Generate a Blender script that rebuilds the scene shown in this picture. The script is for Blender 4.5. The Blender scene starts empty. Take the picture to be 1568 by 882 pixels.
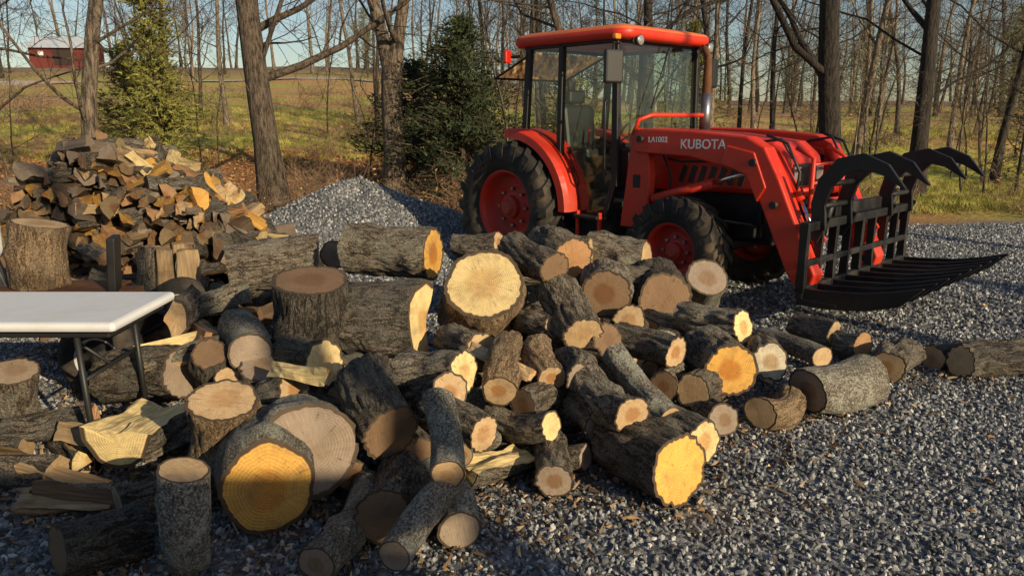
import bpy, math, random, bmesh
from mathutils import Vector, Matrix, Euler, noise
R_=random.Random(7)
PI=math.pi
scene=bpy.context.scene
scene.view_settings.view_transform='Standard'; scene.view_settings.look='None'; scene.view_settings.exposure=0
def link(o,parent=None):
    bpy.context.collection.objects.link(o)
    if parent: o.parent=parent
    return o
def empty(name,loc=(0,0,0),rz=0):
    o=bpy.data.objects.new(name,None); o.location=loc; o.rotation_euler=(0,0,rz); o.empty_display_size=.2
    return link(o)
def mk(name,V,F,mats,parent=None,mi=None,smooth=None,attr=None):
    me=bpy.data.meshes.new(name); me.from_pydata([tuple(v) for v in V],[],F)
    for m in (mats if isinstance(mats,(list,tuple)) else [mats]): me.materials.append(m)
    if mi: me.polygons.foreach_set('material_index',mi)
    if smooth is True: me.polygons.foreach_set('use_smooth',[True]*len(F))
    elif smooth: me.polygons.foreach_set('use_smooth',smooth)
    if attr:
        a=me.attributes.new('rad','FLOAT','POINT'); a.data.foreach_set('value',attr)
    me.update()
    return link(bpy.data.objects.new(name,me),parent)
# ---------------------------------------------------------------- materials
class M:
    def __init__(s,name,rough=.8,**kw):
        s.m=bpy.data.materials.new(name); s.m.use_nodes=True; s.nt=s.m.node_tree
        s.b=s.nt.nodes['Principled BSDF']; s.b.inputs['Roughness'].default_value=rough
        for k,v in kw.items(): s.set(k.replace('_',' '),v)
    def put(s,sock,v):
        if isinstance(v,bpy.types.NodeSocket): s.nt.links.new(v,sock)
        else:
            if hasattr(sock.default_value,'__len__') and len(sock.default_value)==4 and len(v)==3: v=(*v,1)
            sock.default_value=v
    def set(s,k,v): s.put(s.b.inputs[k],v)
    def n(s,t,ins={},out=0,**p):
        nd=s.nt.nodes.new('ShaderNode'+t)
        for k,v in p.items(): setattr(nd,k,v)
        for k,v in ins.items(): s.put(nd.inputs[k],v)
        return nd.outputs[out]
    def mix(s,f,a,b,blend='MIX'): return s.n('Mix',{0:f,6:a,7:b},2,data_type='RGBA',blend_type=blend)
    def math(s,op,a,b=0.,c=0.): return s.n('Math',{0:a,1:b,2:c},operation=op)
    def mr(s,v,a,b,c=0.,d=1.): return s.n('MapRange',{0:v,1:a,2:b,3:c,4:d})
    def ramp(s,f,els):
        nd=s.nt.nodes.new('ShaderNodeValToRGB'); s.put(nd.inputs[0],f)
        cr=nd.color_ramp
        while len(cr.elements)<len(els): cr.elements.new(.5)
        for e,(p,c) in zip(cr.elements,els): e.position=p; e.color=(*c,1)
        return nd.outputs[0]
    def noise(s,vec,sc,det=4,rough=.6,out=0): return s.n('TexNoise',{'Vector':vec,'Scale':sc,'Detail':det,'Roughness':rough},out)
    def obj(s): return s.n('TexCoord',{},3)
    def mapp(s,v,scale): return s.n('Mapping',{'Vector':v,'Scale':scale})
    def rnd(s): return s.nt.nodes.new('ShaderNodeObjectInfo').outputs['Random']
    def island(s): return s.nt.nodes.new('ShaderNodeNewGeometry').outputs['Random Per Island']
    def scale(s,c,k): return s.n('VectorMath',{0:c,'Scale':k},operation='SCALE')
    def bump(s,h,st=.5,dist=.01):
        s.set('Normal',s.n('Bump',{'Strength':st,'Distance':dist,'Height':h}))
def bark(name,dark,mid,light,sc=26,zs=.2,st=1.,patch=(.3,.3,.26),pamt=.5,dist=.024,fur=.6):
    m=M(name,.92); o=m.obj(); r=m.rnd()
    off=m.math('MULTIPLY',r,37.)
    base=m.n('VectorMath',{0:o,1:m.n('CombineXYZ',{0:off,1:off,2:off})},operation='ADD')
    n1=m.noise(base,7,2,.6,1)
    dis=m.n('VectorMath',{0:base,1:m.n('VectorMath',{0:n1,1:(.06,.06,.16)},operation='MULTIPLY')},operation='ADD')
    v=m.mapp(dis,(1,1,zs))
    a=m.noise(v,sc,3,.55); f1=m.mr(m.math('ABSOLUTE',m.math('SUBTRACT',a,.5)),0.,.085)
    b=m.noise(v,sc*2.3,2,.6); f2=m.mr(m.math('ABSOLUTE',m.math('SUBTRACT',b,.5)),0.,.09)
    fine=m.noise(base,100,3,.8)
    fx=m.mr(fine,.32,.68)
    h=m.math('ADD',m.math('MULTIPLY_ADD',f1,fur*.55,m.math('MULTIPLY',f2,fur*.35)),m.math('MULTIPLY',fx,1.-fur*.8))
    c=m.ramp(h,[(.22,dark),(.56,mid),(.86,light)])
    big=m.noise(base,5,4,.75)
    c=m.mix(m.mr(big,.51,.58,0,pamt),c,m.mix(fx,(patch[0]*.28,patch[1]*.28,patch[2]*.28),patch))
    c=m.mix(m.mr(big,.46,.38,0,.45),c,m.scale(c,.45))
    c=m.scale(c,m.mr(r,0,1,.7,1.45))
    m.set('Base Color',c); m.bump(h,st,dist); return m.m
bark_rough=bark('bark_rough',(.012,.0095,.007),(.135,.106,.078),(.38,.315,.24),24,.2,1.,(.42,.4,.32),.65)
bark_grey=bark('bark_grey',(.03,.026,.021),(.17,.15,.12),(.4,.365,.3),40,.5,.85,(.48,.48,.4),.8,.012,.35)
bark_tan=bark('bark_tan',(.03,.017,.01),(.22,.14,.076),(.48,.34,.2),30,.12,.9,(.42,.32,.2),.5,.014,.45)
bark_dark=bark('bark_dark',(.006,.005,.004),(.075,.06,.046),(.25,.21,.165),24,.15,1.,(.24,.23,.19),.55)
def endmat():
    m=M('cut_wood_end',.75)
    oi=m.nt.nodes.new('ShaderNodeObjectInfo'); col=oi.outputs['Color']; r=oi.outputs['Random']
    rad=m.n('Attribute',{},2,attribute_name='rad')
    o=m.obj(); off=m.math('MULTIPLY',r,19.)
    ov=m.n('VectorMath',{0:o,1:m.n('CombineXYZ',{0:off,1:off,2:0.})},operation='ADD')
    nz=m.noise(ov,7,3,.5); k=m.mr(r,0,1,12,24)
    val=m.math('ADD',m.math('MULTIPLY',m.math('POWER',rad,.85),k),m.math('MULTIPLY',nz,1.8))
    ring=m.math('POWER',m.math('MULTIPLY_ADD',m.math('SINE',m.math('MULTIPLY',val,6.283)),.5,.5),1.6)
    sep=m.nt.nodes.new('ShaderNodeSeparateXYZ'); m.put(sep.inputs[0],o)
    ang=m.math('ARCTAN2',sep.outputs[1],sep.outputs[0])
    cv=m.n('CombineXYZ',{0:m.math('MULTIPLY',ang,3.2),1:m.math('MULTIPLY',rad,.8),2:off})
    crk=m.mr(m.noise(cv,2.6,4,.7),.64,.68)
    ray_=m.noise(m.n('CombineXYZ',{0:m.math('MULTIPLY',ang,30.),1:m.math('MULTIPLY',rad,1.5),2:off}),1.5,2,.5)
    rs=m.mr(m.noise(ov,5,2,.6),.35,.65,.96,.74)
    c=m.scale(col,m.n('MapRange',{0:ring,1:0.,2:1.,3:rs,4:1.02}))
    heart=m.mr(m.math('ADD',rad,m.math('MULTIPLY',nz,.3)),.5,.66)
    hc=m.mix(1.,c,(.74,.54,.37),'MULTIPLY')
    hamt=m.math('MULTIPLY',m.math('SUBTRACT',1.,heart),m.mr(m.math('FRACT',m.math('MULTIPLY',r,7.)),.1,.8))
    c=m.mix(hamt,c,hc)
    c=m.scale(c,m.mr(ray_,.3,.7,.8,1.08))
    saw=m.noise(m.mapp(ov,(1,.05,1)),180,3,.6)
    c=m.scale(c,m.mr(saw,.3,.7,.84,1.06))
    dirt=m.noise(ov,9,5,.78)
    c=m.mix(m.mr(dirt,.48,.73,0,.58),c,(.19,.12,.07))
    c=m.mix(m.math('MULTIPLY',crk,m.mr(rad,.95,.3,.0,.9)),c,(.03,.018,.01))
    rim=m.mr(m.math('ADD',rad,m.math('MULTIPLY',m.math('SUBTRACT',nz,.5),.08)),.89,.92)
    c=m.mix(rim,c,m.mix(dirt,(.02,.013,.009),(.13,.085,.05)))
    m.set('Base Color',c)
    h=m.math('ADD',m.math('MULTIPLY',saw,.5),m.math('SUBTRACT',m.math('MULTIPLY',ring,.15),m.math('ADD',crk,m.math('MULTIPLY',rim,.6))))
    m.bump(h,.7,.005); return m.m
end_m=endmat()
def splitmat():
    m=M('split_wood',.7); oi=m.nt.nodes.new('ShaderNodeObjectInfo'); col=oi.outputs['Color']; r=oi.outputs['Random']
    o=m.obj(); off=m.math('MULTIPLY',r,31.)
    ov=m.n('VectorMath',{0:o,1:m.n('CombineXYZ',{0:off,1:off,2:off})},operation='ADD')
    f=m.noise(m.mapp(ov,(1,1,.05)),70,4,.65); g=m.noise(ov,8,3,.6)
    c=m.scale(col,m.mr(f,.3,.7,.5,1.15))
    c=m.mix(m.mr(g,.5,.7,0,.6),c,(.13,.085,.05))
    m.set('Base Color',c); m.bump(f,.9,.008); return m.m
split_m=splitmat()
def simple(name,col,rough=.6,metal=0.,var=.25,sc=6.,dirt=None,damt=.5,bs=0):
    m=M(name,rough,Metallic=metal); o=m.obj(); n=m.noise(o,sc,4,.65)
    c=m.mix(n,tuple(x*(1-var) for x in col),tuple(min(1,x*(1+var)) for x in col))
    if dirt:
        d=m.noise(o,sc*.6,5,.75); f=m.mr(d,.45,.72,0,damt); c=m.mix(f,c,dirt)
        m.set('Roughness',m.mr(d,.4,.75,rough,min(1,rough+.4)))
    m.set('Base Color',c)
    if bs: m.bump(m.noise(o,sc*12,3),bs,.003)
    return m.m
red=simple('red_paint',(.68,.036,.013),.36,0,.14,3,(.28,.07,.04),.5)
redo=simple('faded_sunlit_roof_paint',(.72,.16,.045),.45,0,.25,4,(.4,.14,.06),.65)  # orange roof top: faded paint plus sunlight put into the colour
rimred=simple('rim_red_paint',(.6,.03,.014),.45,0,.2,4,(.2,.09,.055),.8)
blk=simple('black_paint',(.014,.014,.016),.42,.2,.3,5,(.08,.065,.05),.45)
steel=simple('worn_steel',(.3,.3,.31),.35,.9,.3,8,(.12,.08,.05),.4)
rubber=simple('tyre_rubber',(.02,.019,.018),.85,0,.3,5,(.15,.11,.075),.85,.3)
plast=simple('black_plastic',(.018,.018,.018),.5)
white=simple('white_plastic',(.75,.76,.78),.4,0,.05,4,(.5,.48,.44),.4)
rust=simple('rusty_steel',(.16,.07,.03),.75,.3,.5,12,(.05,.03,.02),.5,.5)
amber=simple('amber_lens',(.8,.25,.02),.2); redl=simple('red_lens',(.6,.02,.01),.2)
lens=simple('clear_lens',(.5,.5,.48),.1,.6); lett=simple('white_lettering',(.8,.8,.78),.5)
chrome=simple('chrome_rod',(.7,.7,.7),.15,1)
def glassm():
    m=bpy.data.materials.new('cab_glass'); m.use_nodes=True; nt=m.node_tree; nt.nodes.clear()
    o=nt.nodes.new('ShaderNodeOutputMaterial'); t=nt.nodes.new('ShaderNodeBsdfTransparent'); t.inputs[0].default_value=(.78,.87,.8,1)
    g=nt.nodes.new('ShaderNodeBsdfGlossy'); g.inputs['Roughness'].default_value=.04; g.inputs[0].default_value=(.9,.95,1,1)
    d=nt.nodes.new('ShaderNodeBsdfDiffuse'); d.inputs[0].default_value=(.3,.32,.25,1)
    m0=nt.nodes.new('ShaderNodeMixShader'); m0.inputs[0].default_value=.05; nt.links.new(t.outputs[0],m0.inputs[1]); nt.links.new(d.outputs[0],m0.inputs[2])
    f=nt.nodes.new('ShaderNodeFresnel'); f.inputs[0].default_value=1.6
    mx=nt.nodes.new('ShaderNodeMixShader'); nt.links.new(f.outputs[0],mx.inputs[0]); nt.links.new(m0.outputs[0],mx.inputs[1]); nt.links.new(g.outputs[0],mx.inputs[2]); nt.links.new(mx.outputs[0],o.inputs[0])
    return m
glass=glassm()
# ---------------------------------------------------------------- terrain
def sm(a,b,x):
    t=max(0,min(1,(x-a)/(b-a))); return t*t*(3-2*t)
def hgt(x,y):
    sl=.092-.05*sm(-14,16,x)
    yy=max(0,min(y,104)-12.5)
    z=sl*yy*yy/8 if yy<4 else sl*(yy-2)
    z+=sm(13,22,y)*.5*noise.noise(Vector((x*.09,y*.09,3)))
    z+=sm(10,14,y)*.08*noise.noise(Vector((x*.8,y*.8,1)))
    return z
def axis(a,b,c0,c1,fine,coarse):
    r=[a]
    while r[-1]<b:
        x=r[-1]; d=0 if c0<x<c1 else min(abs(x-c0),abs(x-c1)); r.append(x+fine+d*coarse)
    return r
xs=axis(-250,250,-12,14,.5,.12); ys=axis(-60,400,1,22,.5,.1)
V=[(x,y,hgt(x,y)) for y in ys for x in xs]; nx=len(xs)
F=[(j*nx+i,j*nx+i+1,(j+1)*nx+i+1,(j+1)*nx+i) for j in range(len(ys)-1) for i in range(nx-1)]
def yardmat():
    m=M('gravel_surface',.9); g=m.nt.nodes.new('ShaderNodeNewGeometry').outputs['Position']
    vo=m.nt.nodes.new('ShaderNodeTexVoronoi'); m.put(vo.inputs['Vector'],g); vo.inputs['Scale'].default_value=45
    sc=m.nt.nodes.new('ShaderNodeSeparateColor'); m.put(sc.inputs[0],vo.outputs['Color'])
    m.set('Base Color',m.ramp(sc.outputs[0],[(0,(.05,.053,.058)),(.6,(.14,.146,.156)),(1,(.32,.325,.33))])); return m.m
gravm=yardmat()
def groundmat():
    m=M('ground_surface',.95); g=m.nt.nodes.new('ShaderNodeNewGeometry').outputs['Position']
    s=m.nt.nodes.new('ShaderNodeSeparateXYZ'); m.put(s.inputs[0],g); X,Y=s.outputs[0],s.outputs[1]
    vo=m.nt.nodes.new('ShaderNodeTexVoronoi'); m.put(vo.inputs['Vector'],g); vo.inputs['Scale'].default_value=42
    sepc=m.nt.nodes.new('ShaderNodeSeparateColor'); m.put(sepc.inputs[0],vo.outputs['Color'])
    grav=m.ramp(sepc.outputs[0],[(0,(.05,.053,.058)),(.6,(.14,.146,.156)),(1,(.32,.325,.33))])
    gr=m.noise(g,11,4,.8); lb=m.noise(g,.9,3,.6)
    leaf=m.ramp(gr,[(.3,(.06,.028,.012)),(.5,(.34,.155,.05)),(.7,(.64,.34,.13))])
    grass=m.ramp(gr,[(.3,(.12,.13,.018)),(.5,(.36,.36,.05)),(.72,(.58,.53,.11))])
    dead=m.ramp(gr,[(.3,(.2,.1,.038)),(.7,(.68,.4,.16))])
    far=m.noise(m.mapp(g,(.5,1.8,1)),.16,4,.65)
    field=m.mix(m.mr(far,.48,.54),dead,grass)
    rg=m.math('MULTIPLY',m.mr(X,5,9),m.mr(Y,27,21))
    field=m.mix(m.math('MULTIPLY',rg,m.mr(lb,.3,.45)),field,m.scale(grass,1.2))
    e=m.math('ADD',Y,m.math('MULTIPLY',lb,8.))
    fm=m.mr(e,24.,29.)
    fm=m.math('MAXIMUM',fm,m.math('MULTIPLY',m.mr(X,6,9),m.mr(e,13.5,16.)))
    c=m.mix(fm,leaf,field)
    wood=m.mr(m.math('ADD',Y,m.math('MULTIPLY',far,30.)),80,105)
    c=m.mix(wood,c,(.24,.155,.085))
    ge=m.math('SUBTRACT',m.math('ADD',Y,m.math('MULTIPLY',lb,1.5)),m.math('MULTIPLY',X,.2))
    c=m.mix(m.mr(ge,10.6,11.2),grav,c)
    m.set('Base Color',c); m.bump(gr,.7,.04); return m.m
gmat=groundmat()
mk('ground',V,F,gmat,smooth=True)
lane=[];nL=60
for i in range(nL+1):
    x=-75+i*1.1; y=63+x*.05
    for w in (-1.6,1.6): lane.append((x,y+w,hgt(x,y+w)+.06))
mk('farm_lane',lane,[(2*i,2*i+2,2*i+3,2*i+1) for i in range(nL)],simple('lane_gravel',(.45,.38,.3),.9,0,.3,2))
# ---------------------------------------------------------------- scatter by geometry nodes
def scatter(name,emitV,emitF,sources,density,smin,smax,seed=0,flat=False,upright=False):
    col=bpy.data.collections.new(name+'_sources')
    for o in sources: col.objects.link(o)
    ob=mk(name,emitV,emitF,gravm)
    ng=bpy.data.node_groups.new(name+'_scatter','GeometryNodeTree')
    ng.interface.new_socket('Geometry',in_out='INPUT',socket_type='NodeSocketGeometry')
    ng.interface.new_socket('Geometry',in_out='OUTPUT',socket_type='NodeSocketGeometry')
    N=ng.nodes.new; Lk=ng.links.new
    gi=N('NodeGroupInput'); go=N('NodeGroupOutput'); d=N('GeometryNodeDistributePointsOnFaces')
    d.inputs['Density'].default_value=density; d.inputs['Seed'].default_value=seed
    ci=N('GeometryNodeCollectionInfo'); ci.inputs[0].default_value=col; ci.inputs['Separate Children'].default_value=True; ci.inputs['Reset Children'].default_value=True
    ip=N('GeometryNodeInstanceOnPoints'); ip.inputs['Pick Instance'].default_value=True
    rr=N('FunctionNodeRandomValue'); rr.data_type='FLOAT_VECTOR'
    if upright: a,b=(-.1,-.1,0),(.1,.1,6.28)
    elif flat: a,b=(-.5,-.5,0),(.5,.5,6.28)
    else: a,b=(0,0,0),(6.28,6.28,6.28)
    rr.inputs[0].default_value=a; rr.inputs[1].default_value=b
    rs=N('FunctionNodeRandomValue'); rs.data_type='FLOAT'; rs.inputs[2].default_value=smin; rs.inputs[3].default_value=smax; rs.inputs['Seed'].default_value=5
    Lk(gi.outputs[0],d.inputs['Mesh']); Lk(d.outputs['Points'],ip.inputs['Points']); Lk(ci.outputs[0],ip.inputs['Instance'])
    Lk(rr.outputs[0],ip.inputs['Rotation']); Lk(rs.outputs[1],ip.inputs['Scale']); Lk(ip.outputs[0],go.inputs[0])
    md=ob.modifiers.new('scatter','NODES'); md.node_group=ng
    return ob
def srcobj(name,V,F,mat):
    me=bpy.data.meshes.new(name); me.from_pydata([tuple(v) for v in V],[],F); me.materials.append(mat); me.update()
    return bpy.data.objects.new(name,me)
m=M('crushed_stone',.48); r=m.rnd()
m.set('Base Color',m.ramp(r,[(0,(.05,.053,.059)),(.4,(.13,.135,.146)),(.8,(.27,.277,.286)),(1,(.56,.555,.54))]))
stone_m=m.m
def stone(seed):
    bm=bmesh.new(); bmesh.ops.create_icosphere(bm,subdivisions=1,radius=1)
    rg=random.Random(seed); sc=(1.25,rg.uniform(.65,.95),rg.uniform(.45,.7))
    for v in bm.verts:
        f=rg.uniform(.72,1.15); v.co=Vector((v.co.x*sc[0],v.co.y*sc[1],v.co.z*sc[2]))*f
    for k in range(3):
        n=Vector((rg.uniform(-1,1),rg.uniform(-1,1),rg.uniform(-1,1))).normalized()
        for v in bm.verts:
            d=v.co.dot(n)-.5
            if d>0: v.co-=n*d
    V=[v.co.copy() for v in bm.verts]; F=[tuple(v.index for v in f.verts) for f in bm.faces]; bm.free()
    return srcobj('stone',V,F,stone_m)
scatter('gravel',[(-3.2,1.4,.002),(4.2,1.4,.002),(6.2,5.6,.002),(-5.2,5.6,.002)],[(0,1,2,3)],[stone(i) for i in range(8)],2100,.008,.021,1)
scatter('gravel',[(-5.2,5.6,.002),(6.2,5.6,.002),(11.5,12.,.002),(-4,10.2,.002)],[(0,1,2,3)],[stone(i+20) for i in range(6)],700,.013,.027,2)
MV=[];MF=[];na,nr=48,16
cx,cy=-1.95,9.6
def mz(r,a):
    return .84*max(0,1-r**1.2)*(1+.15*noise.noise(Vector((math.cos(a)*1.5,math.sin(a)*1.5,r*3))))
for j in range(nr+1):
    rr=j/nr
    for i in range(na):
        a=2*PI*i/na; MV.append((cx+math.cos(a)*rr*2.15,cy+math.sin(a)*rr*1.5,mz(rr,a)-.02))
for j in range(nr):
    for i in range(na): MF.append((j*na+i,(j+1)*na+i,(j+1)*na+(i+1)%na,j*na+(i+1)%na))
mk('gravel_mound',MV,MF,gravm,smooth=True)
scatter('gravel_mound',MV,MF,[stone(i+40) for i in range(6)],900,.015,.03,3)
# ---------------------------------------------------------------- logs
COL={'o':(.86,.47,.1),'y':(.92,.7,.33),'t':(.7,.48,.26),'p':(.66,.36,.17),'g':(.4,.31,.235),'d':(.27,.165,.092),'w':(.78,.7,.52)}
def logmesh(R,L,seed,rough=1.,NS=72):
    rg=random.Random(seed); NL=max(6,int(L/.018)); V=[];F=[];MI=[];SM=[];AT=[]
    bend=.045 if R<.09 else .025
    so=rg.uniform(0,100); tp=rg.uniform(-.09,.09); bx,by=rg.uniform(-bend,bend),rg.uniform(-bend,bend)
    tilt=[(rg.uniform(-.16,.16),rg.uniform(-.16,.16)) for _ in range(2)]
    knot=[(rg.uniform(0,6.28),rg.uniform(-.4,.4)*L,rg.uniform(.12,.4)) for _ in range(rg.choice((0,1,2,2)))]
    lob=[(k,rg.uniform(0,6.28),rg.uniform(.01,.05)/(k-.5)) for k in (2,3,5)]
    def rad(a,z):
        r=R*(1+tp*z/L*2+sum(m*math.cos(k*a+p) for k,p,m in lob))
        x,y=math.cos(a)*R,math.sin(a)*R
        n1=noise.noise(Vector((x*18+so,y*18,z*4))); n2=noise.noise(Vector((x*44+so,y*44,z*11)))
        n0=noise.noise(Vector((x*5+so,y*5,z*5)))
        r+=rough*((.3-min(.5,abs(n1)*1.8))*-.026+n2*.012)*min(1,R/.12)+n0*.09*R
        for ka,kz,km in knot:
            da=(a-ka+PI)%(2*PI)-PI; q=(da*R/(.3*R+.02))**2+((z-kz)/(.3*R+.02))**2
            if q<4: r+=km*R*math.exp(-q)
        return r
    for j in range(NL+1):
        t=j/NL; z=(t-.5)*L
        for i in range(NS):
            a=2*PI*i/NS; r=rad(a,z); c_=math.sin(t*PI)
            x=math.cos(a)*r+bx*c_; y=math.sin(a)*r+by*c_
            w=abs(t-.5)*2; tl=tilt[1 if t>.5 else 0]
            V.append((x,y,z+(x*tl[0]+y*tl[1])*w**3)); AT.append(1)
    for j in range(NL):
        for i in range(NS):
            F.append((j*NS+i,j*NS+(i+1)%NS,(j+1)*NS+(i+1)%NS,(j+1)*NS+i)); MI.append(0); SM.append(True)
    for e in (0,1):
        rim=[V[(NL if e else 0)*NS+i] for i in range(NS)]
        cxm=sum(p[0] for p in rim)/NS; cym=sum(p[1] for p in rim)/NS; czm=sum(p[2] for p in rim)/NS
        ox,oy=rg.uniform(-.15,.15)*R,rg.uniform(-.15,.15)*R
        fr=[1,.95,.7,.4,.15]; st=len(V)
        for f in fr:
            for p in rim:
                s=1-f
                V.append((cxm+(p[0]-cxm)*f+ox*s,cym+(p[1]-cym)*f+oy*s,czm+(p[2]-czm)*f+(ox*tilt[e][0]+oy*tilt[e][1])*s)); AT.append(f)
        V.append((cxm+ox,cym+oy,czm+ox*tilt[e][0]+oy*tilt[e][1])); AT.append(0); ci=len(V)-1
        for k in range(len(fr)-1):
            for i in range(NS):
                q=(st+k*NS+i,st+k*NS+(i+1)%NS,st+(k+1)*NS+(i+1)%NS,st+(k+1)*NS+i)
                F.append(q if e else q[::-1]); MI.append(1); SM.append(False)
        b=st+(len(fr)-1)*NS
        for i in range(NS):
            q=(b+i,b+(i+1)%NS,ci); F.append(q if e else q[::-1]); MI.append(1); SM.append(False)
    return V,F,MI,SM,AT
def wedgemesh(R,ang,L,seed):
    rg=random.Random(seed); na=8; NL=10; off=-.45*R if ang<2.5 else -.3*R
    def sub(p,q,n,m): return [(p[0]+(q[0]-p[0])*i/n,p[1]+(q[1]-p[1])*i/n,m) for i in range(n)]
    prof=[(0,0,2)]+[(math.cos(-ang/2+ang*i/na)*R,math.sin(-ang/2+ang*i/na)*R,0) for i in range(na+1)]
    P=sub(prof[0],prof[1],4,2)+[(x,y,0) for x,y,_ in prof[1:-1]]+sub(prof[-1],prof[0],4,2)
    n=len(P); V=[];F=[];MI=[];AT=[]
    for j in range(NL+1):
        z=(j/NL-.5)*L
        for (x,y,mm) in P:
            nn=noise.noise(Vector((x*14+seed,y*14,z*4)))*.034*(1 if R>.07 else .5); n2=rg.uniform(-.003,.003)
            V.append((x+off+nn+n2,y+nn*.8+n2,z+(rg.uniform(-.004,.004)))); AT.append(.5)
    for j in range(NL):
        for i in range(n):
            F.append((j*n+i,j*n+(i+1)%n,(j+1)*n+(i+1)%n,(j+1)*n+i)); MI.append(0 if P[i][2]==0 else 2)
    for e in (0,1):
        st=len(V); rim=[V[(NL if e else 0)*n+i] for i in range(n)]
        for i,p in enumerate(rim): V.append(p); AT.append(min(1,math.hypot(P[i][0],P[i][1])/R))
        cx_=sum(p[0] for p in rim)/n; cy_=sum(p[1] for p in rim)/n; V.append((cx_,cy_,rim[0][2])); AT.append(abs(cx_-off)/R); c_=len(V)-1
        for i in range(n):
            q=(st+i,st+(i+1)%n,c_); F.append(q if e else q[::-1]); MI.append(1)
    return V,F,MI,None,AT
def place(o,A,B,spin):
    A,B=Vector(A),Vector(B); d=(A-B).normalized()
    q=d.to_track_quat('Z','Y'); o.matrix_world=Matrix.Translation((A+B)/2)@q.to_matrix().to_4x4()@Matrix.Rotation(spin,4,'Z')
BK={'r':bark_rough,'g':bark_grey,'t':bark_tan,'k':bark_dark}
pile=empty('log_pile'); cnt=0
def log(A,B,R,ck='t',bk='r',parent=None,name='log',NS=72):
    global cnt; cnt+=1
    A=Vector([v/100 for v in A]); B=Vector([v/100 for v in B]); L=(A-B).length
    V,F,MI,SM,AT=logmesh(R,L,cnt*13+5,{'r':1.,'g':.4,'t':.8,'k':1.1}[bk],NS)
    o=mk(name,V,F,[BK[bk],end_m],parent or pile,MI,SM,AT); place(o,A,B,R_.uniform(0,6.28))
    c=COL[ck]; k=R_.uniform(.84,1.08); o.color=(c[0]*k,c[1]*k,c[2]*k,1); return o
def wedge(A,B,R,ang,ck='y',bk='r',spin=0,parent=None,name='split_log'):
    global cnt; cnt+=1
    A=Vector([v/100 for v in A]); B=Vector([v/100 for v in B]); L=(A-B).length
    V,F,MI,SM,AT=wedgemesh(R,ang,L,cnt*17+3)
    o=mk(name,V,F,[BK[bk],end_m,split_m],parent or pile,MI,None,AT); place(o,A,B,spin)
    c=COL[ck]; o.color=(*c,1); return o
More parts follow.
